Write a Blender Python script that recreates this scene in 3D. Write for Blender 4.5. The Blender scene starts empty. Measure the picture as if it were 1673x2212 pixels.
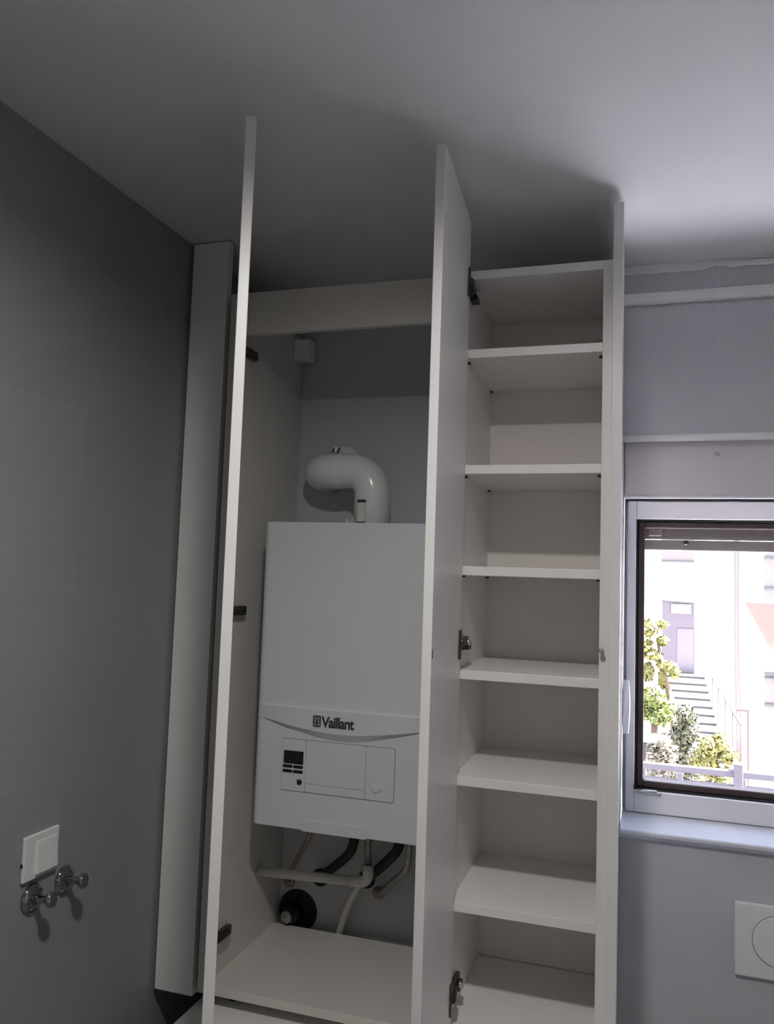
import bpy, bmesh, math, random
from mathutils import Vector, Matrix
random.seed(7)
SC = bpy.context.scene
COL = SC.collection
V = Vector

# ------------------------------------------------------------------ helpers
class MB:
    """collects shapes, links them as ONE mesh object"""
    def __init__(s): s.bm = bmesh.new()
    def box(s, x0, x1, y0, y1, z0, z1):
        return s.prism([(x0, y0), (x1, y0), (x1, y1), (x0, y1)], z0, z1)
    def prism(s, poly, z0, z1):                       # poly in x,y (counter-clockwise), extruded in z
        a = [s.bm.verts.new((p[0], p[1], z0)) for p in poly]
        b = [s.bm.verts.new((p[0], p[1], z1)) for p in poly]
        s._cap(a, b); return s
    def plate(s, poly, y0, y1):                       # poly in x,z, extruded in y (front y0)
        a = [s.bm.verts.new((p[0], y0, p[1])) for p in poly]
        b = [s.bm.verts.new((p[0], y1, p[1])) for p in poly]
        s._cap(a, b); return s
    def _cap(s, a, b):
        n = len(a)
        s.bm.faces.new(list(reversed(a))); s.bm.faces.new(b)
        for i in range(n): s.bm.faces.new([a[i], a[(i+1) % n], b[(i+1) % n], b[i]])
    def loft(s, rings, closed=True, cap=True, smooth=True):
        R = [[s.bm.verts.new(p) for p in r] for r in rings]
        n = len(R[0])
        for k in range(len(R)-1):
            for i in range(n if closed else n-1):
                f = s.bm.faces.new([R[k][i], R[k][(i+1) % n], R[k+1][(i+1) % n], R[k+1][i]]); f.smooth = smooth
        if cap and closed:
            s.bm.faces.new(list(reversed(R[0]))); s.bm.faces.new(R[-1])
        return s
    def tube(s, pts, r, n=16, cap=True):
        pts = [V(p) for p in pts]
        rs = r if isinstance(r, (list, tuple)) else [r]*len(pts)
        rings = []; nrm = None
        for i, p in enumerate(pts):
            t = (pts[min(i+1, len(pts)-1)] - pts[max(i-1, 0)]).normalized()
            if nrm is None:
                nrm = t.cross(V((0, 0, 1)))
                if nrm.length < .1: nrm = t.cross(V((0, 1, 0)))
            nrm = (nrm - t*nrm.dot(t)).normalized(); bn = t.cross(nrm)
            rings.append([p + rs[i]*(math.cos(2*math.pi*k/n)*nrm + math.sin(2*math.pi*k/n)*bn) for k in range(n)])
        return s.loft(rings, cap=cap)
    def lathe(s, base, axis, prof, n=24):             # prof: (distance along axis, radius)
        base = V(base); ax = V(axis).normalized()
        u = ax.cross(V((0, 0, 1)))
        if u.length < .1: u = ax.cross(V((0, 1, 0)))
        u.normalize(); w = ax.cross(u)
        rings = [[base + ax*d + max(r, 1e-5)*(math.cos(2*math.pi*k/n)*u + math.sin(2*math.pi*k/n)*w) for k in range(n)] for d, r in prof]
        return s.loft(rings)
    def tri(s, *p):
        s.bm.faces.new([s.bm.verts.new(q) for q in p]); return s
    def build(s, name, mat, parent=None, bevel=0, seg=2):
        bmesh.ops.recalc_face_normals(s.bm, faces=s.bm.faces[:])
        me = bpy.data.meshes.new(name); s.bm.to_mesh(me); s.bm.free()
        return link(name, me, mat, parent, bevel, seg)

def link(name, me, mat, parent=None, bevel=0, seg=2):
    o = bpy.data.objects.new(name, me); COL.objects.link(o)
    if mat: me.materials.append(mat)
    if parent:
        o.parent = parent; o.matrix_parent_inverse = world_of(parent).inverted()
    if bevel:
        m = o.modifiers.new('bevel', 'BEVEL'); m.width = bevel; m.segments = seg; m.limit_method = 'ANGLE'; m.angle_limit = math.radians(40)
    return o
def world_of(o):
    m = Matrix.Translation(o.location) @ o.rotation_euler.to_matrix().to_4x4()
    return (world_of(o.parent) @ o.matrix_parent_inverse @ m) if o.parent else m
def tag(o, label, cat, group=None):
    o['label'] = label; o['category'] = cat
    if group: o['group'] = group
    return o
def thing(name, label, cat, loc, group=None):
    o = bpy.data.objects.new(name, None); COL.objects.link(o); o.location = loc
    o.empty_display_size = .05
    return tag(o, label, cat, group)
def struct(o): o['kind'] = 'structure'; return o
def copy_thing(src, delta, label):
    c = src.copy(); COL.objects.link(c); c.location = src.location + V(delta); c['label'] = label
    for ch in list(src.children):
        d = ch.copy(); COL.objects.link(d); d.parent = c; d.matrix_parent_inverse = ch.matrix_parent_inverse
        for g in ch.children:
            e = g.copy(); COL.objects.link(e); e.parent = d; e.matrix_parent_inverse = g.matrix_parent_inverse
    return c
def arc(c, a, b, r, n=8):
    """quarter turn from direction a to direction b: corner point c, radius r"""
    c, a, b = V(c), V(a).normalized(), V(b).normalized()
    o = c - a*r + b*r
    return [o - b*r*math.cos(t) + a*r*math.sin(t) for t in [math.pi/2*i/n for i in range(n+1)]]
def rrect(x0, x1, z0, z1, r, n=4):
    out = []
    for cx, cz, a0 in ((x1-r, z1-r, 0), (x0+r, z1-r, 90), (x0+r, z0+r, 180), (x1-r, z0+r, 270)):
        for i in range(n+1):
            a = math.radians(a0 + 90*i/n); out.append((cx + r*math.cos(a), cz + r*math.sin(a)))
    return list(reversed(out))

# ------------------------------------------------------------------ materials
def mat(name, col, rough=.5, metal=0, spec=.5, noise=0, nscale=40, bump=0):
    m = bpy.data.materials.new(name); m.use_nodes = True
    nt = m.node_tree; b = nt.nodes['Principled BSDF']
    b.inputs['Base Color'].default_value = (*col, 1); b.inputs['Roughness'].default_value = rough
    b.inputs['Metallic'].default_value = metal; b.inputs['Specular IOR Level'].default_value = spec
    if noise or bump:
        tc = nt.nodes.new('ShaderNodeTexCoord'); n = nt.nodes.new('ShaderNodeTexNoise')
        n.inputs['Scale'].default_value = nscale; n.inputs['Detail'].default_value = 5
        nt.links.new(tc.outputs['Object'], n.inputs['Vector'])
        if noise:
            r = nt.nodes.new('ShaderNodeValToRGB')
            r.color_ramp.elements[0].position = .3; r.color_ramp.elements[1].position = .7
            r.color_ramp.elements[0].color = (*[c*(1-noise) for c in col], 1)
            r.color_ramp.elements[1].color = (*[min(1, c*(1+noise)) for c in col], 1)
            nt.links.new(n.outputs['Fac'], r.inputs['Fac']); nt.links.new(r.outputs['Color'], b.inputs['Base Color'])
        if bump:
            bp = nt.nodes.new('ShaderNodeBump'); bp.inputs['Strength'].default_value = bump; bp.inputs['Distance'].default_value = .002
            nt.links.new(n.outputs['Fac'], bp.inputs['Height']); nt.links.new(bp.outputs['Normal'], b.inputs['Normal'])
    return m
def tile_mat(name, swap, off):
    """grey wall tiles with thin grout lines; swap: wall runs along y"""
    m = bpy.data.materials.new(name); m.use_nodes = True
    nt = m.node_tree; b = nt.nodes['Principled BSDF']; N = nt.nodes.new
    tc = N('ShaderNodeTexCoord'); sp = N('ShaderNodeSeparateXYZ'); cb = N('ShaderNodeCombineXYZ'); mp = N('ShaderNodeMapping')
    nt.links.new(tc.outputs['Object'], sp.inputs[0])
    nt.links.new(sp.outputs['Y' if swap else 'X'], cb.inputs['X']); nt.links.new(sp.outputs['Z'], cb.inputs['Y'])
    nt.links.new(cb.outputs[0], mp.inputs['Vector']); mp.inputs['Location'].default_value = (off[0], off[1], 0)
    br = N('ShaderNodeTexBrick'); br.offset = 0; br.squash = 1
    br.inputs['Scale'].default_value = 1; br.inputs['Brick Width'].default_value = .2546; br.inputs['Row Height'].default_value = .3658
    br.inputs['Mortar Size'].default_value = .0011; br.inputs['Mortar Smooth'].default_value = .3; br.inputs['Bias'].default_value = 0
    br.inputs['Color1'].default_value = (*TILE, 1); br.inputs['Color2'].default_value = (*[c*1.03 for c in TILE], 1)
    br.inputs['Mortar'].default_value = (*[c*MORTAR for c in TILE], 1)
    nt.links.new(mp.outputs[0], br.inputs['Vector'])
    no = N('ShaderNodeTexNoise'); no.inputs['Scale'].default_value = 3; no.inputs['Detail'].default_value = 3
    nt.links.new(tc.outputs['Object'], no.inputs['Vector'])
    mr = N('ShaderNodeMapRange'); mr.inputs['To Min'].default_value = .93; mr.inputs['To Max'].default_value = 1.07
    nt.links.new(no.outputs['Fac'], mr.inputs['Value'])
    mx = N('ShaderNodeMix'); mx.data_type = 'RGBA'; mx.blend_type = 'MULTIPLY'; mx.inputs[0].default_value = 1
    nt.links.new(br.outputs['Color'], mx.inputs[6]); nt.links.new(mr.outputs[0], mx.inputs[7])
    nt.links.new(mx.outputs[2], b.inputs['Base Color'])
    bp = N('ShaderNodeBump'); bp.inputs['Strength'].default_value = .5; bp.inputs['Distance'].default_value = .001; bp.invert = True
    nt.links.new(br.outputs['Fac'], bp.inputs['Height']); nt.links.new(bp.outputs['Normal'], b.inputs['Normal'])
    b.inputs['Roughness'].default_value = .42; b.inputs['Specular IOR Level'].default_value = .4
    return m
def leaf_mat(name, a, c):
    m = bpy.data.materials.new(name); m.use_nodes = True
    nt = m.node_tree; b = nt.nodes['Principled BSDF']
    tc = nt.nodes.new('ShaderNodeTexCoord'); n = nt.nodes.new('ShaderNodeTexNoise'); n.inputs['Scale'].default_value = 6
    r = nt.nodes.new('ShaderNodeValToRGB'); r.color_ramp.elements[0].position = .35; r.color_ramp.elements[1].position = .65
    r.color_ramp.elements[0].color = (*a, 1); r.color_ramp.elements[1].color = (*c, 1)
    nt.links.new(tc.outputs['Object'], n.inputs['Vector']); nt.links.new(n.outputs['Fac'], r.inputs['Fac'])
    nt.links.new(r.outputs['Color'], b.inputs['Base Color']); b.inputs['Roughness'].default_value = .6
    return m
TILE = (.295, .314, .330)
white = mat('white_melamine', (.80, .79, .77), .38, noise=.015, nscale=15)
door_white = mat('white_lacquered_board', (.80, .79, .78), .36, noise=.01, nscale=12)
filler_white = mat('white_filler_board', (.90, .885, .86), .4, noise=.02, nscale=12)
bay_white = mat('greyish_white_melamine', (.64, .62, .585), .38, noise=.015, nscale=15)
backboard = mat('white_hardboard', (.82, .775, .755), .5, noise=.02, nscale=10)
enamel = mat('white_enamel', (.63, .65, .68), .16, noise=.01, nscale=8)
plastic = mat('white_plastic', (.80, .80, .79), .33, noise=.01, nscale=30)
groove = mat('grey_gap', (.16, .165, .17), .6, noise=.05)
pipe_white = mat('white_painted_metal', (.82, .82, .82), .2, noise=.01)
pvc = mat('off_white_pvc', (.66, .65, .61), .45, noise=.04, nscale=30)
black_rubber = mat('black_rubber_foam', (.012, .012, .013), .8, noise=.2, nscale=60, bump=.2)
dark_plastic = mat('black_plastic', (.006, .006, .008), .25, noise=.05)
lettering = mat('dark_grey_print', (.03, .032, .036), .5, noise=.03)
soft_print = mat('pale_grey_print', (.42, .43, .44), .5, noise=.03)
dark_metal = mat('dark_hinge_metal', (.10, .095, .085), .35, .85, noise=.15, nscale=80)
bright_metal = mat('nickel', (.62, .60, .58), .28, .9, noise=.06, nscale=80)
chrome = mat('chrome', (.40, .41, .42), .07, 1, noise=.02)
copper_grey = mat('dull_pipe_metal', (.32, .27, .24), .45, .5, noise=.15, nscale=50)
hose_mat = mat('braided_steel_hose', (.42, .40, .37), .4, .6, noise=.15, nscale=150)
brass = mat('dull_brass', (.30, .24, .14), .4, .8, noise=.1)
ceil_mat = mat('white_ceiling_paint', (.82, .815, .82), .85, noise=.012, nscale=3, bump=.05)
wall_paint = mat('light_wall_paint', (.62, .61, .60), .8, noise=.02, nscale=4)
floor_mat = mat('grey_floor_tile', (.24, .235, .23), .45, noise=.05, nscale=5)
pvc_frame = mat('white_upvc', (.80, .79, .80), .3, noise=.01)
box_grey = mat('pale_grey_box_paint', (.68, .66, .665), .5, noise=.015, nscale=6)
sill_mat = mat('pale_sill_stone', (.64, .66, .70), .22, noise=.03, nscale=8)
brown = mat('brown_foil', (.085, .055, .055), .4, noise=.15, nscale=20)
gasket = mat('black_gasket', (.02, .018, .02), .6, noise=.1)
shutter_grey = mat('beige_shutter_slat', (.47, .42, .41), .5, noise=.04)
slab_m = mat('dark_bounce_surface', (.13, .125, .13), .9, noise=.06, nscale=4)
bounce_m = mat('white_bounce_surface', (.84, .82, .86), .9, noise=.02, nscale=3)
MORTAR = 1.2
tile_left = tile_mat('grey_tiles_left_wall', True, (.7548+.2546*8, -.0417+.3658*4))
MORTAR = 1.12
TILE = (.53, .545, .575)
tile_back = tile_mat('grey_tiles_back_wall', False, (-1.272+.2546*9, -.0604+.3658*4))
def glass_mat():
    m = bpy.data.materials.new('window_glass'); m.use_nodes = True
    nt = m.node_tree; nt.nodes.remove(nt.nodes['Principled BSDF'])
    fr = nt.nodes.new('ShaderNodeFresnel'); fr.inputs['IOR'].default_value = 1.45
    t = nt.nodes.new('ShaderNodeBsdfTransparent'); g = nt.nodes.new('ShaderNodeBsdfGlossy'); g.inputs['Roughness'].default_value = .02
    t.inputs['Color'].default_value = (.96, .97, .96, 1)
    mx = nt.nodes.new('ShaderNodeMixShader')
    ge = nt.nodes.new('ShaderNodeNewGeometry'); mm = nt.nodes.new('ShaderNodeMath'); mm.operation = 'SUBTRACT'; mm.inputs[0].default_value = 1   # only the outer skin of the pane mirrors
    m2 = nt.nodes.new('ShaderNodeMath'); m2.operation = 'MULTIPLY'
    nt.links.new(ge.outputs['Backfacing'], mm.inputs[1]); nt.links.new(mm.outputs[0], m2.inputs[0]); nt.links.new(fr.outputs[0], m2.inputs[1])
    nt.links.new(m2.outputs[0], mx.inputs[0]); nt.links.new(t.outputs[0], mx.inputs[1]); nt.links.new(g.outputs[0], mx.inputs[2])
    nt.links.new(mx.outputs[0], nt.nodes['Material Output'].inputs['Surface'])
    return m
glass = glass_mat()

# ------------------------------------------------------------------ room
H = 2.373; FL = -.10; XR = 2.1; YR = -3.1
WX0, WX1, WZ0, WZ1 = 1.044, 1.76, .955, 1.925        # window recess in the back wall
struct(MB().box(-.15, XR+.15, YR-.15, .2, FL-.15, FL).build('floor', floor_mat))
struct(MB().box(-.15, XR+.15, YR-.15, .2, H, H+.2).build('ceiling', ceil_mat))
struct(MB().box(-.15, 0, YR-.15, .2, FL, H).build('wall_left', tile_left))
struct(MB().box(XR, XR+.15, YR-.15, .2, FL, H).build('wall_right', wall_paint))
struct(MB().box(0, XR, YR-.15, YR, FL, H).build('wall_rear', wall_paint))
wb = MB()
WT = .2
wb.box(0, WX0, 0, WT, FL, H); wb.box(WX1, XR, 0, WT, FL, H)
wb.box(WX0, WX1, 0, WT, FL, WZ0-.02); wb.box(WX0, WX1, 0, WT, WZ1, H)
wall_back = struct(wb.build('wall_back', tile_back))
# ragged ceiling paint running a little way down the back wall
zz = [(1.0+i*.02, 2.3485 + random.uniform(-.0022, .0022) + (.006 if 1.24 < 1.0+i*.02 < 1.3 else 0)) for i in range(65)]
struct(MB().plate([(1.0, H-.0005)] + zz + [(XR-.001, 2.348), (XR-.001, H-.0005)], -.0025, -.0004).build('paint_edge', ceil_mat, wall_back))
# tile edging profiles round the recess
p1 = struct(MB().tube([(WX0-.004, -.001, 1.921), (WX1+.01, -.001, 1.921)], .0095, 12).build('trim_1', pvc_frame))
p2 = struct(MB().box(1.0405, 1.0455, -.006, .02, .97, 1.913).build('trim_2', pvc_frame, bevel=.0015))

# window
w = struct(bpy.data.objects.new('window_1', None)); COL.objects.link(w); w.location = (1.5, .1, WZ0)
b = MB(); b.box(1.0465, WX1, .030, .150, 1.7785, 1.9245)
sb = b.build('shutter_box', box_grey, w, .002)
MB().box(1.0465, WX1, .022, .034, 1.7712, 1.7782).build('lip', pvc_frame, sb, .0015)
MB().plate([(1.262, 1.8865), (1.268, 1.889), (1.275, 1.885), (1.277, 1.880), (1.271, 1.878), (1.265, 1.881)], .0288, .0300).build('paint_chip', soft_print, sb)
FX0, FX1, FZ0, FZ1 = 1.0545, 1.65, .972, 1.771        # white frame outer
GX0, GX1, GZ0, GZ1 = 1.0765, 1.72, 1.0275, 1.7242     # frame inner
b = MB()
b.box(FX0, GX0, .10, .155, FZ0, FZ1); b.box(1.0463, FX0, .125, .155, FZ0, FZ1); b.box(GX1, FX1+.11, .10, .155, FZ0, FZ1)
b.box(GX0, GX1, .10, .155, FZ0, GZ0); b.box(GX0, GX1, .10, .155, GZ1, FZ1)
fr = b.build('window_frame', pvc_frame, w, .003)
def ring(x0, x1, z0, z1, t, y0, y1):
    m = MB(); m.box(x0, x0+t, y0, y1, z0, z1); m.box(x1-t, x1, y0, y1, z0, z1)
    m.box(x0+t, x1-t, y0, y1, z0, z0+t); m.box(x0+t, x1-t, y0, y1, z1-t, z1); return m
ring(GX0+.0002, GX1-.0002, GZ0+.0002, GZ1-.0002, .0042, .108, .150).build('gasket', gasket, fr)
ring(GX0+.0046, GX1-.0046, GZ0+.0046, GZ1-.0046, .0172, .118, .153).build('inner_frame', brown, w, .003)
MB().box(GX0+.0175, GX1-.0175, .136, .140, GZ0+.0175, GZ1-.0175).build('pane', glass, w)
# metal corner fitting at the bottom left
b = MB()
b.box(1.0755, 1.090, .092, .101, 1.0205, 1.031); b.tube([(1.0935, .094, 1.0275), (1.132, .094, 1.0275)], .0052, 10)
b.tube([(1.100, .093, 1.024), (1.128, .093, 1.0245)], .0028, 8); b.box(1.132, 1.143, .094, .101, 1.0195, 1.0265)
b.build('corner_fitting', bright_metal, w, .0008)
MB().box(1.0755, 1.0835, .095, .1005, 1.031, 1.040).build('corner_fitting', dark_plastic, w)
# pull handle on the left of the frame
rings = []
for i in range(13):
    t = i/12; z = 1.306 - .136*t
    bow = math.sin(math.pi*min(1, t*1.05))**.6 if 0 < t < .95 else .12
    hw = .0075 + .003*bow; yc = .088 - .030*bow
    rings.append([(1.0545 + .0015*bow + hw*sx, yc + sy*(.006), z) for sx, sy in ((-1, .6), (-.75, -.8), (0, -1), (.75, -.8), (1, .6), (.9, 1), (-.9, 1))])
hd = MB(); hd.loft(rings); hd.box(1.0485, 1.0615, .080, .1002, 1.285, 1.303); hd.build('window_handle', plastic, w, .0006)
# sill
sm = MB()
prof = [(-.024, .9485), (-.024, .957), (-.020, .9600), (.100, .9705), (.155, .9715), (.155, .9485)]
sm.loft([[(x, p[0], p[1]) for p in prof] for x in (1.0465, WX1-.001)], smooth=False)
sm.build('window_sill', sill_mat, w, .002)
MB().prism([(WX0+.001, .156), (WX1-.001, .156), (WX1-.001, .2005), (WX1+.25, .2005), (WX1+.25, .50), (WX0-.35, .50), (WX0-.35, .2005), (WX0+.001, .2005)], .900, .930).build('bounce_ledge', bounce_m, w, .003)  # unseen sunlit ledge, added and sized to bounce light up to the ceiling
# shutter slat hanging at the top outside
sl = MB().box(WX0+.001, WX1-.001, .170, .187, 1.646, 1.674).box(WX0+.001, WX1-.001, .174, .183, 1.676, 1.905).build('roller_shutter', shutter_grey, w, .003)
MB().lathe((1.202, .1695, 1.667), (0, -1, 0), [(0, .007), (.004, .007), (.009, .004)]).build('stop_button', dark_metal, sl)
MB().box(1.110, 1.142, .157, .170, 1.684, 1.703).build('shutter_guide', shutter_grey, w, .002)

# cable trunking under the ceiling
tag(MB().box(1.036, XR-.002, -.019, -.0005, 2.2645, 2.293).build('cable_trunking', plastic, bevel=.004),
    'thin white trunking along the wall above the window, just under the ceiling', 'trunking')

# ------------------------------------------------------------------ tall cabinet: boiler bay
YF = -.3975; T = .0197
LX0, LX1 = .1250, .1446
bc = thing('boiler_cabinet', 'open white cupboard around the wall boiler, wide door swung out edge-on', 'cupboard', (.40, -.2, .585))
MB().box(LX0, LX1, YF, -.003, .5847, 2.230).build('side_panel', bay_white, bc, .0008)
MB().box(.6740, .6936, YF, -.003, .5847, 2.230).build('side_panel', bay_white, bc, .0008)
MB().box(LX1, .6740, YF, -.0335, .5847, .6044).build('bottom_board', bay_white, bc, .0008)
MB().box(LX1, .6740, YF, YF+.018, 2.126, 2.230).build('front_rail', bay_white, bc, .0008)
hb = MB(); hb.box(.1446, .1905, -.062, -.020, 2.156, 2.2135)
hb.build('hanging_bracket', plastic, bc, .002)
for px in (.19, .63):
    MB().lathe((px, -.335, .5550), (0, 0, 1), [(0, .015), (.004, .015), (.005, .009), (.024, .009), (.025, .017), (.0297, .017)]).build('foot', dark_plastic, bc)
# the wide door, swung about sixty degrees
tip = V((.4366, -.9095)); dv = (V((1.10257, -2.12736)) - tip); dv = -dv.normalized()   # door runs from its free edge to the hinge side
pn = V((-dv.y, dv.x))
L = .575; h = .0093
q = [tip + pn*h, tip - pn*h, tip - pn*h + dv*L, tip + pn*h + dv*L]
dl = MB().prism([tuple(p) for p in q], .590, 2.349).build('door', door_white, bc, .0012)
for z in (2.0966, 1.4559, .6932):
    m = MB(); m.box(LX1, LX1+.013, -.350, -.303, z-.011, z+.011)
    m.tube([(LX1+.0135, -.320, z), (LX1+.0145, -.350, z), (LX1+.012, -.392, z)], .0075, 10)
    m.build('hinge', dark_metal, dl, .001)

# ------------------------------------------------------------------ tall cabinet: shelves
def skew(x, y): return x - .0265*(y - YF)              # the right-hand side stands very slightly out of square
SX0 = .7136; SXR = 1.0112
S = [2.2369, 2.0585, 1.8002, 1.5792, 1.3568, 1.1335, .8748]
ZB = .6400
sc_ = thing('shelf_cabinet', 'narrow tall white cabinet of open shelves between the boiler cupboard and the window', 'cabinet', (.86, -.2, .585))
MB().box(.6940, SX0, YF, -.003, .5847, 2.2369).build('side_panel', white, sc_, .0008)
MB().prism([(SXR, YF), (SXR+.0200, YF), (skew(SXR+.02, -.003), -.003), (skew(SXR, -.003), -.003)], .5847, 2.2369).build('side_panel', white, sc_, .0008)
def board(z, y1, name):
    return MB().prism([(SX0, YF), (SXR, YF), (skew(SXR, y1), y1), (SX0, y1)], z-T, z).build(name, white, sc_, .0008)
board(S[0], -.064, 'top_board'); board(.628, -.064, 'bottom_board')
MB().box(SX0, .999, -.0625, -.0585, .628, 2.236).build('back_panel', backboard, sc_)
for z in S[1:]:
    sh = board(z, -.0635, 'shelf')
    for px, py in ((SX0+.004, -.362), (skew(SXR-.004, -.362), -.362), (SX0+.0035, -.078), (skew(SXR-.0035, -.078), -.078)):
        MB().box(px-.0034, px+.0034, py-.005, py+.005, z-T-.0045, z-T+.0002).build('shelf_pin', dark_metal, sh)
MB().box(.9755, skew(SXR, -.075)-.0005, -.090, -.0625, 2.158, 2.192).build('hanging_bracket', plastic, sc_, .0015)
m = MB(); m.lathe((1.0172, YF+.001, 1.416), (0, -1, 0), [(0, .0035), (.020, .0035), (.021, .0055), (.024, .0055), (.026, .003)], 14)
m.build('catch_pin', bright_metal, sc_)
# door of the shelf cabinet, swung out towards the room
a0 = V((.7236, -.4035)); a1 = V((.7457, -.7385)); e = (a1-a0).normalized(); pr = V((e.y, -e.x)); t = .0175
if pr.x > 0: pr = -pr
q = [a0, a0 + pr*t, a1 + pr*t, a1]
dm = MB().prism([tuple(p) for p in q], .590, 2.349).build('door', door_white, sc_, .0012)
c0 = a1 - e*.0085
MB().prism([tuple(c0 - e*.0022), tuple(c0 + e*.0022), tuple(c0 + e*.0022 - pr*.0006), tuple(c0 - e*.0022 - pr*.0006)], 1.4095, 1.4260).build('latch_slot', gasket, dm)
for z, dz in ((2.2045, -1), (1.4135, 1), (.6900, 1)):
    m = MB()
    m.box(SX0, SX0+.009, -.392, -.318, z-.012*1, z+.010)          # arm along the side panel
    m.box(SX0, SX0+.016, -.350, -.318, z-.018, z-.004)
    m.tube([(SX0+.008, -.375, z), (SX0+.012, -.398, z), (SX0+.016, -.425, z)], .0085, 10)
    f0 = a0 + e*.010; f1 = a0 + e*.028
    m.prism([tuple(f0), tuple(f1), tuple(f1 - pr*.004), tuple(f0 - pr*.004)], z-.032, z+.030)
    m.build('hinge', dark_metal, dm, .001)
    MB().lathe((SX0+.016, -.352, z-.001), (1, -.3, 0), [(0, .007), (.003, .007), (.005, .004)], 12).build('hinge', bright_metal, dm)

# end panel and filler panel
YE = -.42
ep = MB().prism([(1.0318, YE), (1.0525, YE), (skew(1.0525, -.003)+.0005, -.003), (skew(1.0318, -.003)+.0003, -.003)], .56, 2.3500).build('end_panel', door_white, None, .0012)
tag(ep, 'tall white end panel seen edge-on at the right of the shelf cabinet, beside the window', 'panel')
fp = thing('filler_panel', 'long narrow grey-white filler panel closing the corner gap beside the tiled left wall', 'panel', (.06, -.38, .5705))
MB().box(.0105, .1105, -.394, -.372, .5705, 2.3680).build('board', filler_white, fp, .0012)
MB().box(.0001, .0300, -.3715, -.352, .5900, 2.3600).build('mounting_batten', filler_white, fp)

# worktop below
wt = thing('worktop', 'pale worktop just under the tall cupboards at the bottom left', 'worktop', (.58, -.3, FL))
MB().box(.1175, 1.035, -.64, -.002, .517, .5550).build('top', white, wt, .0015)
MB().box(.1250, .1430, -.60, -.01, FL, .517).build('side_panel', white, wt)
MB().box(1.0100, 1.0280, -.60, -.01, FL, .517).build('side_panel', white, wt)

# ------------------------------------------------------------------ boiler
BX0, BX1, BY, BZ0, BZ1 = .2100, .6500, -.330, .9553, 1.6753
bo = thing('boiler', 'white wall-hung gas boiler with control panel and dark lettering, inside the left cupboard', 'boiler', (.43, -.16, BZ0))
def rxy(x0, x1, y0, y1, r, n=6):
    out = [(x0, y1)]
    out += [(x0+r-r*math.cos(math.pi/2*i/n), y0+r-r*math.sin(math.pi/2*i/n)) for i in range(n+1)]
    out += [(x1-r+r*math.sin(math.pi/2*i/n), y0+r-r*math.cos(math.pi/2*i/n)) for i in range(n+1)]
    return out + [(x1, y1)]
hs = MB(); hs.prism(rxy(BX0, BX1, BY, -.025, .016), BZ0, BZ1)
hs.build('housing', enamel, bo, .0012)
MB().box(BX0+.08, BX1-.08, -.025, -.001, 1.50, 1.66).build('wall_mount', dark_metal, bo)
# raised band with the curved lower edge
def curve(x, top, mid):
    t = (x-(BX0+.012))/(BX1-BX0-.024); s = math.sin(math.pi*min(1, max(0, t)))
    return top - (top-mid)*(s**1.35)
xs = [BX0+.012 + (BX1-BX0-.024)*i/32 for i in range(33)]
yA, yB = BY-.0075, BY-.0002
yL = [yB + (BY-.0110-yB)*min(1, math.sin(math.pi*i/32)*1.9) for i in range(33)]
m = MB()
zA = [curve(x, 1.2050, 1.1830) for x in xs]; zB = [curve(x, 1.2047, 1.1655) for x in xs]
top = 1.2395
fa = [(xs[i], yL[i], zA[i]) for i in range(33)]; fb = [(xs[i], yB, zB[i]) for i in range(33)]
ta = [(xs[i], min(yA, yL[i]+.001) if 2 < i < 30 else yL[i], top-.004) for i in range(33)]; tb = [(x, yB, top) for x in xs]
m.loft([tb, ta], closed=False); m.loft([ta, fa], closed=False); m.loft([fa, fb], closed=False)
bl = [m.bm.verts.new(p) for p in (tb[0], ta[0], fa[0], fb[0])]; m.bm.faces.new(bl)
br_ = [m.bm.verts.new(p) for p in (tb[-1], ta[-1], fa[-1], fb[-1])]; m.bm.faces.new(br_)
bd = m.build('console_band', enamel, bo)
# control panel: flush plates with dark gaps between them
cp = MB().plate(rrect(.2824, .5635, 1.0415, 1.1622, .005), BY-.0006, BY+.002).build('control_panel', groove, bo)
def pl(x0, x1, z0, z1, name, r=.001): return MB().plate(rrect(x0, x1, z0, z1, r), BY-.0021, BY+.001).build(name, enamel, cp, .0004)
pl(.2834, .3449, 1.0426, 1.1611, 'display_plate', .004); pl(.3456, .4932, 1.0624, 1.1611, 'cover_plate')
pl(.3456, .4932, 1.0426, 1.0617, 'cover_strip'); pl(.4939, .5625, 1.0426, 1.1611, 'cover_plate', .004)
MB().plate(rrect(.2888, .3389, 1.1045, 1.1342, .001), BY-.0030, BY-.0018).build('display', dark_plastic, cp)
for zz_ in (1.0985, 1.0875):
    for xa in (.2872, .3138):
        MB().plate(rrect(xa, xa+.0250, zz_-.0033, zz_+.0033, .003), BY-.0036, BY-.0018).build('button', dark_plastic, cp)
MB().lathe((.3312, BY-.002, 1.0640), (0, -1, 0), [(0, .0065), (.001, .0062), (.003, .0055), (.004, .002)]).build('knob', dark_plastic, cp)
MB().plate([(.3115, 1.0795), (.3145, 1.0795), (.3130, 1.0830)], BY-.0024, BY-.0018).build('arrow_mark', lettering, cp)
MB().plate([(.3225, 1.0655), (.3240, 1.0655), (.3240, 1.0705), (.3225, 1.0705)], BY-.0024, BY-.0018).build('tick_mark', lettering, cp)
MB().lathe((.5190, BY-.002, 1.0690), (0, -1, 0), [(0, .0095), (.0008, .0095), (.0022, .0080), (.0018, .0060), (.0026, .002)]).build('round_button', enamel, cp)
MB().plate(rrect(.5300, .5345, 1.0625, 1.0690, .001), BY-.0026, BY-.0018).build('grey_mark', soft_print, cp)
# service flap at the bottom edge
sf = MB().plate(rrect(.3410, .4995, .9535, .9805, .002), BY-.0025, BY+.001).build('service_flap', enamel, bo, .0006)
MB().plate(rrect(.3435, .3615, .9560, .9775, .001), BY-.0032, BY-.002).build('flap_catch', enamel, sf, .0003)
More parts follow.
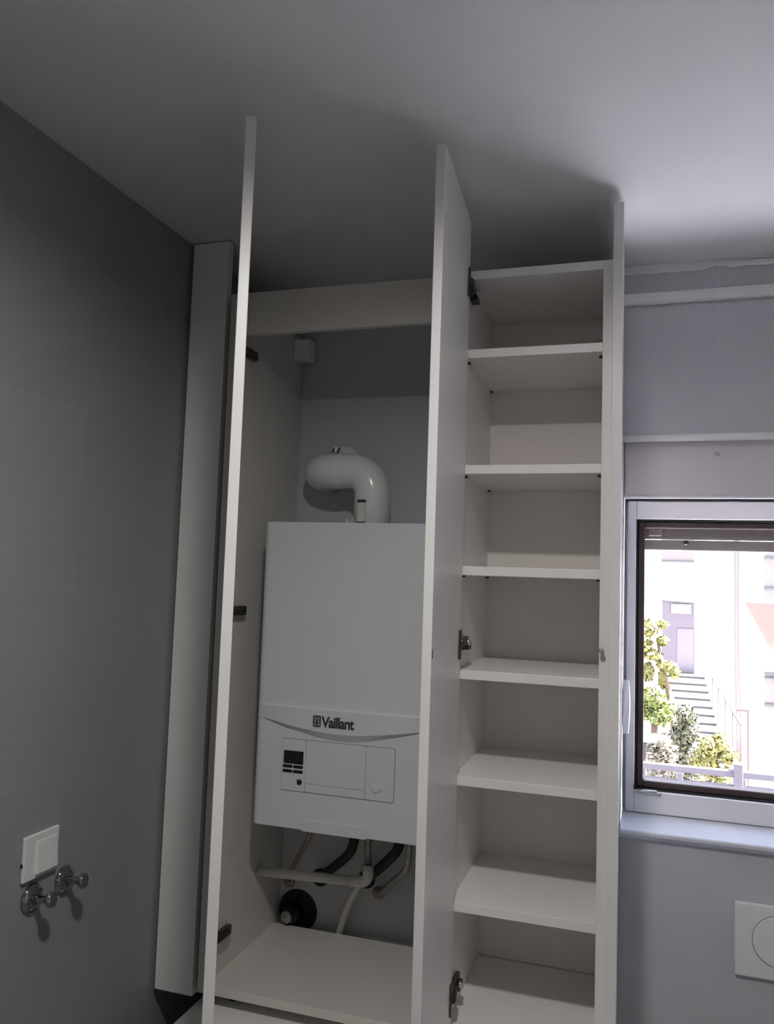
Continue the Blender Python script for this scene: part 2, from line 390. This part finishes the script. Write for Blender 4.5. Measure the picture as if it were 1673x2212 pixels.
# lettering
yT = BY - .0111
cu = bpy.data.curves.new('lettering', 'FONT'); cu.body = 'Vaillant'; cu.size = .03; cu.extrude = .0003; cu.offset = .0007; cu.space_character = .9
to = bpy.data.objects.new('lettering_source', cu); COL.objects.link(to)
dg = bpy.context.evaluated_depsgraph_get(); me = bpy.data.meshes.new_from_object(to.evaluated_get(dg))
bpy.data.objects.remove(to)
xs_ = [v.co.x for v in me.vertices]; ys_ = [v.co.y for v in me.vertices]; x0, x1, y0, y1 = min(xs_), max(xs_), min(ys_), max(ys_)
for v in me.vertices:
    X = .3845 + (v.co.x-x0)/(x1-x0)*.0812; Z = 1.1968 + (v.co.y-y0)/(y1-y0)*.0250
    v.co = (X, yT - .0006 - v.co.z, Z)
link('lettering', me, lettering, bo)
# badge: rounded square with an oval ring and a long-eared head
m = MB()
def ringplate(mb, outer, inner, ya, yb):
    n = len(outer); R = []
    for poly, y in ((outer, yb), (outer, ya), (inner, ya), (inner, yb)):
        R.append([mb.bm.verts.new((p[0], y, p[1])) for p in poly])
    for k in range(4):
        A, B = R[k], R[(k+1) % 4]
        for i in range(n): mb.bm.faces.new([A[i], A[(i+1) % n], B[(i+1) % n], B[i]])
ringplate(m, rrect(.3634, .3826, 1.1968, 1.2222, .003), rrect(.3659, .3801, 1.1993, 1.2197, .002), yT-.0009, yT+.0020)
ov = lambda rx, rz: [(.3730 + rx*math.cos(a), 1.2093 + rz*math.sin(a)) for a in [2*math.pi*i/20 for i in range(20)]]
ringplate(m, ov(.0062, .0088), ov(.0050, .0076), yT-.0009, yT+.0020)
m.plate([(.3705, 1.2035), (.3750, 1.2035), (.3762, 1.2075), (.3745, 1.2095), (.3762, 1.2140), (.3748, 1.2150), (.3730, 1.2108), (.3712, 1.2150), (.3698, 1.2140), (.3715, 1.2095), (.3700, 1.2070)], yT-.0009, yT+.0020)
m.build('badge', lettering, bo)

# flue
FXC, FY, FR = .4145, -.12, .0472
fl = thing('flue_pipe', 'fat white flue pipe rising from the boiler and bending back into the wall', 'flue pipe', (FXC, FY, BZ1))
zc = 1.828
path = [(FXC, FY, BZ1+.0005), (FXC, FY, zc-.066)] + arc((FXC, FY, zc), (0, 0, 1), (-1, 0, 0), .062) + arc((.2480, FY, zc), (-1, 0, 0), (0, 1, 0), .062) + [(.2480, -.002, zc)]
clean = [V(path[0])]
for p_ in path[1:]:
    if (V(p_)-clean[-1]).length > 1e-4: clean.append(V(p_))
MB().tube(clean, FR, 28).build('pipe', pipe_white, fl)
m = MB(); m.tube([(FXC, FY, BZ1+.0008), (FXC, FY, BZ1+.012)], .0520, 28); m.build('collar', pipe_white, fl, .002)
m = MB(); m.tube([(.330, FY, zc), (.306, FY, zc)], FR+.0018, 28); m.box(.3115, .3245, FY-.030, FY+.004, zc+.046, zc+.060); m.build('clamp', pipe_white, fl, .001)
for xx in (.3110, .3250): MB().tube([(xx, FY-.034, zc+.045), (xx+.002, FY-.028, zc+.056)], .0028, 8).build('clamp_screw', dark_metal, fl)
cx, cy = FXC-.012, FY-FR
m = MB(); m.box(cx-.010, cx+.010, cy-.007, cy+.012, 1.684, 1.745); m.build('test_cap', pvc, fl, .003)
for z in (1.686, 1.743): MB().box(cx-.010, cx+.012, cy-.0085, cy+.010, z-.004, z+.003).build('cap_clip', dark_metal, fl, .001)
# pale wall plate of the clamp and the little pieces behind the boiler top
m = MB(); m.plate([(.262, 1.872), (.280, 1.889), (.300, 1.902), (.318, 1.903), (.338, 1.893), (.352, 1.878)], -.060, -.053); m.box(.300, .315, -.053, -.001, 1.884, 1.892)
tag(m.build('pipe_bracket', plastic, None, .001), 'small fan-shaped white bracket behind the top of the flue bend', 'bracket')
m = MB(); m.box(.2950, .3700, -.022, -.0005, 1.672, 1.690); m.plate([(.300, 1.690), (.306, 1.712), (.316, 1.694), (.322, 1.716), (.338, 1.712), (.342, 1.690)], -.018, -.004)
m.plate([(.346, 1.690), (.352, 1.716), (.370, 1.690)], -.018, -.004)
tag(m.build('hanging_rail', plastic, None, .001), 'jagged white hanging rail on the wall just above the boiler top', 'rail')

# ------------------------------------------------------------------ pipes under the boiler
def spline(pts, n=8):
    pts = [V(p) for p in pts]; out = []
    P = [pts[0]*2-pts[1]] + pts + [pts[-1]*2-pts[-2]]
    for i in range(1, len(P)-2):
        for k in range(n):
            t = k/n; a, b_, c, d = P[i-1], P[i], P[i+1], P[i+2]
            out.append(.5*((2*b_) + (c-a)*t + (2*a-5*b_+4*c-d)*t*t + (3*b_-a-3*c+d)*t**3))
    return out + [pts[-1]]
cpipe = thing('condensate_pipe', 'thick off-white plastic pipe crossing level under the boiler, elbow at its right end', 'pipe', (.30, -.15, .78))
MB().tube([(.1458, -.15, .7772), (.4050, -.15, .7895)], .0118, 18).build('pipe', pvc, cpipe)
MB().tube([(.4050, -.15, .7895)] + arc((.4480, -.15, .7910), (1, 0, 0), (0, 0, 1), .020) + [(.448, -.15, .835)], .0140, 18).build('elbow', pvc, cpipe)
MB().tube([(.448, -.15, .835), (.452, -.17, .885), (.462, -.20, .9547)], .0085, 14).build('riser', copper_grey, cpipe)
MB().lathe((.4595, -.192, .905), (.1, -.3, 1), [(0, .010), (.006, .0135), (.022, .0135), (.024, .010)], 8).build('nut', brass, cpipe)
tp = thing('thin_pipe', 'thin dull metal pipe slanting from the boiler to the wall at the left', 'pipe', (.30, -.2, .90))
MB().tube(spline([(.312, -.205, .9547), (.309, -.20, .905), (.205, -.06, .765), (.170, -.001, .705)]), .0062, 12).build('pipe', copper_grey, tp)
MB().lathe((.171, -.0005, .7065), (0, -1, 0), [(0, .017), (.004, .016), (.008, .010)], 20).build('rosette', copper_grey, tp)
def ins(name, label, pts, r):
    t_ = thing(name, label, 'pipe', pts[0], None)
    MB().tube(spline(pts), r, 16).build('pipe', black_rubber, t_)
    MB().lathe((pts[-1][0], -.0005, pts[-1][2]), (0, -1, 0), [(0, .024), (.004, .023), (.010, .014)], 20).build('rosette', dark_plastic, t_)
    MB().lathe((pts[0][0], pts[0][1], pts[0][2]-.002), (0, 0, -1), [(0, .014), (.020, .014), (.022, .010)], 6).build('nut', bright_metal, t_)
ins('insulated_pipe', 'black insulated pipe curving to the wall under the middle of the boiler', [(.428, -.205, .9547), (.424, -.20, .895), (.385, -.15, .842), (.262, -.001, .728)], .0120)
ins('insulated_pipe', 'black insulated pipe under the right side of the boiler, beside the ribbed hose', [(.545, -.205, .9547), (.540, -.20, .905), (.505, -.16, .858), (.395, -.001, .742)], .0125)
fh = thing('flexible_hose', 'ribbed grey flexible hose curving down at the right under the boiler', 'hose', (.57, -.2, .955))
hp = spline([(.570, -.205, .9547), (.567, -.20, .900), (.556, -.185, .850), (.500, -.10, .785), (.455, -.045, .735), (.430, -.001, .712)], 18)
MB().tube(hp, [.0076 + .0009*(i % 2) for i in range(len(hp))], 12).build('hose', hose_mat, fh)
MB().lathe((.430, -.0005, .7122), (0, -1, 0), [(0, .016), (.005, .015), (.009, .010)], 20).build('rosette', copper_grey, fh)
dp = thing('drain_pipe', 'pale ribbed drain pipe dropping from the elbow behind the bottom board', 'pipe', (.40, -.1, .77))
pp = spline([(.418, -.128, .783), (.403, -.10, .755), (.365, -.055, .690), (.330, -.0165, .605), (.326, -.0155, .560)], 14)
MB().tube(pp, [.0088 if i < 28 else .0088 + .0012*(i % 2) for i in range(len(pp))], 14).build('pipe', pvc, dp)
wv = thing('wall_valve', 'chrome-capped valve in a dark round hole low on the back wall', 'valve', (.19, -.02, .63))
MB().lathe((.2000, -.0006, .632), (0, -1, 0), [(0, .056), (.004, .055), (.006, .046), (.002, .044), (.002, .002)], 32).build('rosette', black_rubber, wv)
MB().lathe((.1960, -.002, .630), (-.25, -1, -.05), [(0, .024), (.028, .024), (.034, .020)], 24).build('body', dark_plastic, wv)
MB().lathe((.1880, -.032, .629), (-.25, -1, -.05), [(0, .015), (.008, .0165), (.016, .0165), (.018, .013), (.016, .010), (.020, .004)], 24).build('cap', chrome, wv)

# ------------------------------------------------------------------ left wall: switch and hooks
ls = thing('light_switch', 'square white light switch on the tiled left wall above the hooks', 'switch', (0, -.8046, 1.0023))
def platex(x0, x1, y0, y1, z0, z1, name, mt, par, bev): return MB().box(x0, x1, y0, y1, z0, z1).build(name, mt, par, bev)
platex(.0005, .0085, -.8512, -.7582, .9605, 1.0440, 'frame', plastic, ls, .0025)
m = MB(); ry0, ry1, rz0, rz1 = -.8215, -.7640, .9690, 1.0300
m.loft([[(.0080, ry0, rz0), (.0080, ry1, rz0), (.0080, ry1, rz1), (.0080, ry0, rz1)],
        [(.0150, ry0+.001, rz0+.001), (.0150, ry1-.001, rz0+.001), (.0098, ry1-.001, rz1-.001), (.0098, ry0+.001, rz1-.001)]], smooth=False)
m.build('rocker', plastic, ls, .0008)
MB().box(.0015, .0060, -.8525, -.8511, .9900, .9960).build('side_notch', dark_plastic, ls)
hk = thing('robe_hook', 'chrome robe hook right of the light switch, the farther of the pair', 'hook', (0, -.7264, .9275), 'chrome hooks on the left wall')
MB().lathe((.0001, -.7264, .9275), (1, 0, 0), [(0, .0275), (.003, .0275), (.007, .0245), (.011, .017), (.013, .010)], 32).build('mounting_plate', chrome, hk)
MB().lathe((.0130, -.7264, .9275), (1, 0, .12), [(0, .0100), (.008, .0075), (.020, .0068), (.026, .0085), (.030, .0135), (.036, .0148), (.040, .0130), (.041, .004)], 24).build('peg', chrome, hk)
copy_thing(hk, (0, -.0907, -.0038), 'chrome robe hook directly under the light switch, the nearer of the pair')

# flush plate on the back wall
fpn = thing('flush_plate', 'white square toilet flush plate with a round button, below the window', 'flush plate', (1.4275, -.005, .7422))
MB().plate(rrect(1.3044, 1.5504, .6600, .8242, .004), -.0125, -.0005).build('plate', plastic, fpn, .003)
MB().lathe((1.398, -.0122, .7465), (0, -1, 0), [(0, .0575), (.0005, .0575)], 48).build('button_gap', groove, fpn)
MB().lathe((1.398, -.0126, .7465), (0, -1, 0), [(0, .0562), (.0010, .0562), (.0022, .0545)], 48).build('button', plastic, fpn)

# ceiling lamp, above and behind the camera
LAMP = V((.90, -1.57, 2.3495))
cl = thing('ceiling_light', 'small round white ceiling lamp behind the viewer', 'lamp', (LAMP.x, LAMP.y, H))
MB().lathe((LAMP.x, LAMP.y, H-.0005), (0, 0, -1), [(0, .075), (.031, .075), (.036, .072), (.036, .062), (.022, .060), (.022, .002)], 32).build('housing', plastic, cl)
la = bpy.data.lights.new('lamp_glow', 'AREA'); la.shape = 'DISK'; la.size = .11; la.energy = 13.6; la.color = (1, .97, .93)
lo = bpy.data.objects.new('lamp_glow', la); COL.objects.link(lo); lo.location = LAMP; lo.parent = cl; lo.matrix_parent_inverse = Matrix.Translation(cl.location).inverted()

# ------------------------------------------------------------------ outside
stucco = mat('cream_render', (.82, .78, .76), .9, noise=.02, nscale=2)
stone = mat('pale_stone', (.45, .43, .42), .9, noise=.04, nscale=5)
riser_m = mat('grey_riser', (.045, .042, .042), .9, noise=.1)
door_m = mat('mauve_grey_door', (.140, .120, .140), .7, noise=.05)
door_l = mat('pale_mauve_panel', (.185, .160, .176), .7, noise=.03)
pane_m = mat('pale_door_light', (.215, .188, .186), .5, noise=.02)
pinkpipe = mat('pink_drainpipe', (.200, .165, .168), .6, noise=.03)
orange = mat('orange_awning_cloth', (.235, .165, .140), .8, noise=.04)
rustrail = mat('rusty_rail', (.14, .095, .088), .7, noise=.1)
frame_m = mat('grey_window_frame', (.125, .122, .125), .7, noise=.03)
fence_m = mat('white_fence_paint', (.175, .155, .168), .7, noise=.03)
parapet_m = mat('pinkish_parapet_paint', (.19, .172, .186), .9, noise=.03, nscale=4)
ground_m = mat('pale_paving', (.34, .33, .31), .95, noise=.06, nscale=2)
trunk_m = mat('tree_bark', (.20, .14, .10), .9, noise=.2, nscale=12)
GZ = -3.2
gd = struct(MB().box(-9, 16, .205, 21.2, GZ-.3, GZ).build('ground', ground_m))
nh = thing('neighbour_house', 'sunlit white house across the garden, seen through the window', 'house', (3, 21, GZ))
MB().box(-9, 16, 21, 21.4, GZ, 9).build('wall', stucco, nh)
d = MB().box(1.515, 2.318, 20.93, 20.999, -.71, 1.142).build('door', door_m, nh)
MB().box(1.735, 2.246, 20.90, 20.929, .835, 1.092).build('door_light', pane_m, d)
MB().box(1.895, 2.30, 20.91, 20.929, -.70, .446).build('door_panel', door_l, d)
m = MB(); m.tube([(1.50, 20.9, 1.155), (2.22, 20.9, 1.135), (2.30, 20.9, 1.05)], .018, 8); m.build('door_hood', frame_m, nh)
wn = MB().box(1.49, 2.31, 20.95, 20.999, 2.205, 3.2).build('window', pane_m, nh)
MB().box(1.49, 2.33, 20.90, 20.949, 2.20, 2.23).build('sill', frame_m, wn)
wn = MB().box(4.02, 5.2, 20.95, 20.999, -1.5, -.56).build('window', pane_m, nh)
for za, zb in ((-.60, -.56), (-.72, -.69), (-1.42, -1.36)): MB().box(4.00, 5.22, 20.88, 20.949, za, zb).build('crossbar', frame_m, wn)
wn = MB().box(4.02, 5.2, 20.95, 20.999, 1.3, 2.5).build('window', pane_m, nh)
for za, zb in ((1.55, 1.60), (2.35, 2.38)): MB().box(4.00, 5.22, 20.88, 20.949, za, zb).build('crossbar', frame_m, wn)
MB().tube([(3.345, 20.9, 7.0), (3.352, 20.9, 0), (3.42, 20.9, GZ)], .062, 12).build('drainpipe', pinkpipe, nh)
m = MB(); m.loft([[(3.56, 20.98, 1.20), (7.0, 20.98, 1.12), (7.0, 20.30, -2.6), (5.45, 20.30, -2.6)], [(3.56, 20.90, 1.20), (7.0, 20.90, 1.12), (7.0, 20.22, -2.6), (5.45, 20.22, -2.6)]], smooth=False)
m.build('awning', orange, nh)
# outside stairs coming down from the door
st = thing('outdoor_stairs', 'pale stone stairs leading down from the grey door of the house', 'stairs', (2.1, 19, GZ))
for i in range(11):
    yy = 20.90 - i*.36; zt = -.72 - .137*i
    s_ = MB().box(1.62+.055*i, 2.56+.02*i, yy-.36, yy-.002, GZ, zt).build('step', stone, st)
    MB().box(1.62+.055*i, 2.56+.02*i, yy-.375, yy-.3605, zt-.085, zt-.035).build('nosing', riser_m, s_)
m = MB()
for (xa, ya, za), (xb, yb_, zb) in (((2.75, 20.6, -.75), (3.05, 16.9, -1.35)),):
    m.tube([(xa, ya, za), (xb, yb_, zb)], .025, 8)
    for k in range(5):
        t_ = k/4; x_, y_, z_ = xa+(xb-xa)*t_, ya+(yb_-ya)*t_, za+(zb-za)*t_
        m.tube([(x_, y_, z_), (x_, y_, GZ)], .02, 8)
m.build('handrail', rustrail, st)
gp = thing('gate_post', 'slim rusty red post at the foot of the outdoor stairs', 'post', (3.2, 17.5, GZ))
MB().box(3.225, 3.265, 17.48, 17.52, GZ, -1.09).build('post', rustrail, gp)
MB().box(3.00, 3.23, 17.49, 17.51, -1.13, -1.09).build('arm', rustrail, gp)

def foliage(mb, blobs, n, size, rng):
    for (c, r) in blobs:
        for _ in range(n):
            u = V((rng.gauss(0, 1), rng.gauss(0, 1), rng.gauss(0, 1))).normalized()
            p_ = V(c) + V((u.x*r[0], u.y*r[1], u.z*r[2]))*(rng.random()**.35)
            a_ = V((rng.gauss(0, 1), rng.gauss(0, 1), rng.gauss(0, 1))).normalized(); b_ = a_.cross(u)
            if b_.length < .05: continue
            b_.normalize(); s_ = size*rng.uniform(.6, 1.3)
            mb.bm.faces.new([mb.bm.verts.new(q_) for q_ in (p_-a_*s_, p_+b_*s_*.45, p_+a_*s_, p_-b_*s_*.45)])
rng = random.Random(3)
lf_y = leaf_mat('yellow_green_leaves', (.19, .18, .04), (.31, .28, .10))
lf_g = leaf_mat('bright_green_leaves', (.09, .12, .028), (.23, .25, .06))
lf_o = leaf_mat('olive_leaves', (.075, .076, .042), (.19, .18, .11))
lf_p = leaf_mat('pale_flowering_leaves', (.16, .13, .09), (.32, .29, .21))
def plant(name, label, cat, base, blobs, stems, lm, n, size, group=None):
    t_ = thing(name, label, cat, base, group)
    mb = MB(); foliage(mb, blobs, n, size, rng); bm_ = mb.bm
    me_ = bpy.data.meshes.new('foliage'); bm_.to_mesh(me_); bm_.free(); link('foliage', me_, lm, t_)
    m_ = MB()
    for s_ in stems: m_.tube(s_[0], s_[1], 8)
    m_.build('stem', trunk_m, t_)
    return t_
plant('tree', 'thin leaning tree with yellow-green leaves against the far door', 'tree', (1.62, 12, GZ),
      [((1.16, 12, .86), (.17, .2, .15)), ((1.36, 12, .93), (.09, .1, .06)), ((1.10, 12, .55), (.13, .15, .15)), ((1.36, 12, .66), (.08, .1, .08)), ((1.22, 12, .42), (.16, .2, .09)),
       ((1.42, 12, .27), (.16, .15, .07)), ((1.55, 12, .16), (.08, .1, .09)), ((1.14, 12, .15), (.11, .1, .16)), ((1.02, 12, .7), (.2, .3, .3)), ((.9, 12, .3), (.2, .3, .4)), ((1.36, 12, .05), (.05, .08, .16))],
      [([(1.62, 12, GZ), (1.56, 12, -.8), (1.47, 12, -.2), (1.36, 12, .25), (1.28, 12, .7)], [.07, .06, .05, .035, .02]), ([(1.36, 12, .25), (1.15, 12, .6)], .018)], lf_y, 260, .05)
plant('bush', 'bright green bush left of the olive bush, under the leaning tree', 'bush', (1.25, 11.7, GZ),
      [((1.20, 11.7, -.25), (.22, .3, .18)), ((1.42, 11.7, -.36), (.12, .2, .12)), ((1.05, 11.7, -.40), (.2, .3, .2)), ((1.32, 11.7, -.50), (.22, .3, .16)), ((.8, 11.7, -.4), (.3, .3, .35))],
      [([(1.25, 11.7, GZ), (1.24, 11.7, -.4)], .05)], lf_g, 800, .042, 'bushes in the garden outside')
plant('bush', 'tall olive-grey bush in the middle of the window view', 'bush', (1.66, 10.9, GZ),
      [((1.68, 11, -.36), (.17, .25, .15)), ((1.70, 11, -.58), (.19, .25, .2)), ((1.60, 11, -.72), (.16, .25, .2)), ((1.66, 11, -.95), (.2, .25, .25)), ((1.63, 11, -1.3), (.25, .25, .3))],
      [([(1.66, 11, GZ), (1.66, 11, -.6)], .05)], lf_o, 900, .040, 'bushes in the garden outside')
plant('bush', 'low yellow-green bush right of the olive bush, before the stairs', 'bush', (2.02, 10.4, GZ),
      [((1.98, 10.4, -.68), (.17, .2, .14)), ((2.12, 10.4, -.60), (.10, .2, .12)), ((2.22, 10.4, -.78), (.14, .2, .12)), ((1.92, 10.4, -.9), (.2, .2, .2)), ((2.1, 10.4, -1.2), (.3, .2, .3))],
      [([(2.02, 10.4, GZ), (2.02, 10.4, -.8)], .05)], lf_y, 620, .040, 'bushes in the garden outside')
plant('bush', 'pale straggly flowering bush beside the garden table', 'bush', (1.35, 9.2, GZ),
      [((1.30, 9.2, -.46), (.13, .2, .12)), ((1.36, 9.2, -.60), (.16, .2, .16)), ((1.18, 9.2, -.62), (.16, .2, .12)), ((1.3, 9.2, -.95), (.3, .2, .3))],
      [([(1.35, 9.2, GZ), (1.34, 9.2, -.6)], .04)], lf_p, 560, .036, 'bushes in the garden outside')
gt = thing('garden_table', 'round pale garden table at the left edge of the window view', 'table', (1.08, 8, GZ))
MB().lathe((1.07, 8, -.245), (0, 0, 1), [(0, .165), (.012, .185), (.045, .185), (.055, .17)], 32).build('top', stone, gt)
MB().lathe((1.07, 8, GZ), (0, 0, 1), [(0, .2), (.03, .2), (.05, .06), (2.90, .05), (2.955, .08)], 20).build('pedestal', riser_m, gt)

# unseen slab added outside, toned to set the daylight bounced onto the ceiling
struct(MB().box(-3, 9, .205, 2.98, -.15, .05).build('bounce_slab', slab_m))
# near boundary wall with a low white fence on it
bw = struct(MB().box(-3, 9, 3.0, 3.16, GZ, .395).build('garden_wall', parapet_m))
m = MB()
for z in (.375, .345, .315): m.box(-3, 9, 2.982, 2.9995, z-.010, z)
struct(m.build('ledge', fence_m, bw))
fe = thing('fence', 'low white rail fence along the boundary wall just outside the window', 'fence', (2, 3.08, .396))
MB().box(-3, 9, 3.05, 3.09, .463, .500).build('rail', fence_m, fe, .004)
MB().box(-3, 9, 3.055, 3.085, .397, .418).build('rail', fence_m, fe, .004)
for k in range(-5, 8):
    xx = 1.30 + k*.34
    MB().box(xx-.016, xx+.016, 3.045, 3.095, .396, .462).build('post', fence_m, fe, .003)
MB().box(1.592, 1.640, 3.03, 3.11, .3955, .545).build('post', fence_m, fe, .004)

# ------------------------------------------------------------------ light
su = bpy.data.lights.new('sun', 'SUN'); su.energy = 90; su.angle = .009; su.color = (.97, .93, 1.05)
so = bpy.data.objects.new('sun', su); COL.objects.link(so); so.location = (0, -6, 12)
so.rotation_euler = V((-.55, -.03, -.83)).to_track_quat('-Z', 'Y').to_euler()
wd = bpy.data.worlds.new('sky'); SC.world = wd; wd.use_nodes = True
nt = wd.node_tree; bg = nt.nodes['Background']
tc = nt.nodes.new('ShaderNodeTexCoord'); sp = nt.nodes.new('ShaderNodeSeparateXYZ'); rp = nt.nodes.new('ShaderNodeValToRGB')
mr = nt.nodes.new('ShaderNodeMapRange'); mr.inputs['From Min'].default_value = -1
nt.links.new(tc.outputs['Generated'], sp.inputs[0]); nt.links.new(sp.outputs['Z'], mr.inputs['Value']); nt.links.new(mr.outputs[0], rp.inputs['Fac'])
e0 = rp.color_ramp.elements; e0[0].position = .46; e0[0].color = (.86, .80, .82, 1); e0[1].position = .75; e0[1].color = (.62, .72, 1.0, 1)
x = rp.color_ramp.elements.new(.53); x.color = (.90, .92, 1.0, 1)
nt.links.new(rp.outputs['Color'], bg.inputs['Color']); bg.inputs['Strength'].default_value = 4.5
po = bpy.data.lights.new('window_portal', 'AREA'); po.shape = 'RECTANGLE'; po.size = WX1-WX0; po.size_y = 1.646-GZ0; po.cycles.is_portal = True
pob = bpy.data.objects.new('window_portal', po); COL.objects.link(pob)
pob.location = ((WX0+WX1)/2, .192, (1.646+GZ0)/2); pob.rotation_euler = (math.radians(-90), 0, 0)

# ------------------------------------------------------------------ camera
cam = bpy.data.cameras.new('camera'); co = bpy.data.objects.new('camera', cam); COL.objects.link(co)
R_ = V((.95219021, .30368604, .03329546)); U_ = V((-.00733416, -.08623058, .99624821)); F_ = V((-.30541776, .94886199, .07988063))
M = Matrix((R_, U_, -F_)).transposed().to_4x4(); M.translation = V((1.10257299, -2.12735524, 1.55)); co.matrix_world = M
cam.sensor_fit = 'VERTICAL'; cam.sensor_height = 24; cam.lens = 1750.718/2212*24; cam.clip_start = .02; cam.clip_end = 200
SC.camera = co
vs = SC.view_settings; vs.view_transform = 'Standard'; vs.look = 'None'; vs.gamma = 1; vs.exposure = 0; vs.use_curve_mapping = False
SC.cycles.use_denoising = True
SC.cycles.max_bounces = 10; SC.cycles.diffuse_bounces = 8; SC.cycles.sample_clamp_indirect = 40; SC.cycles.caustics_reflective = False; SC.cycles.caustics_refractive = False
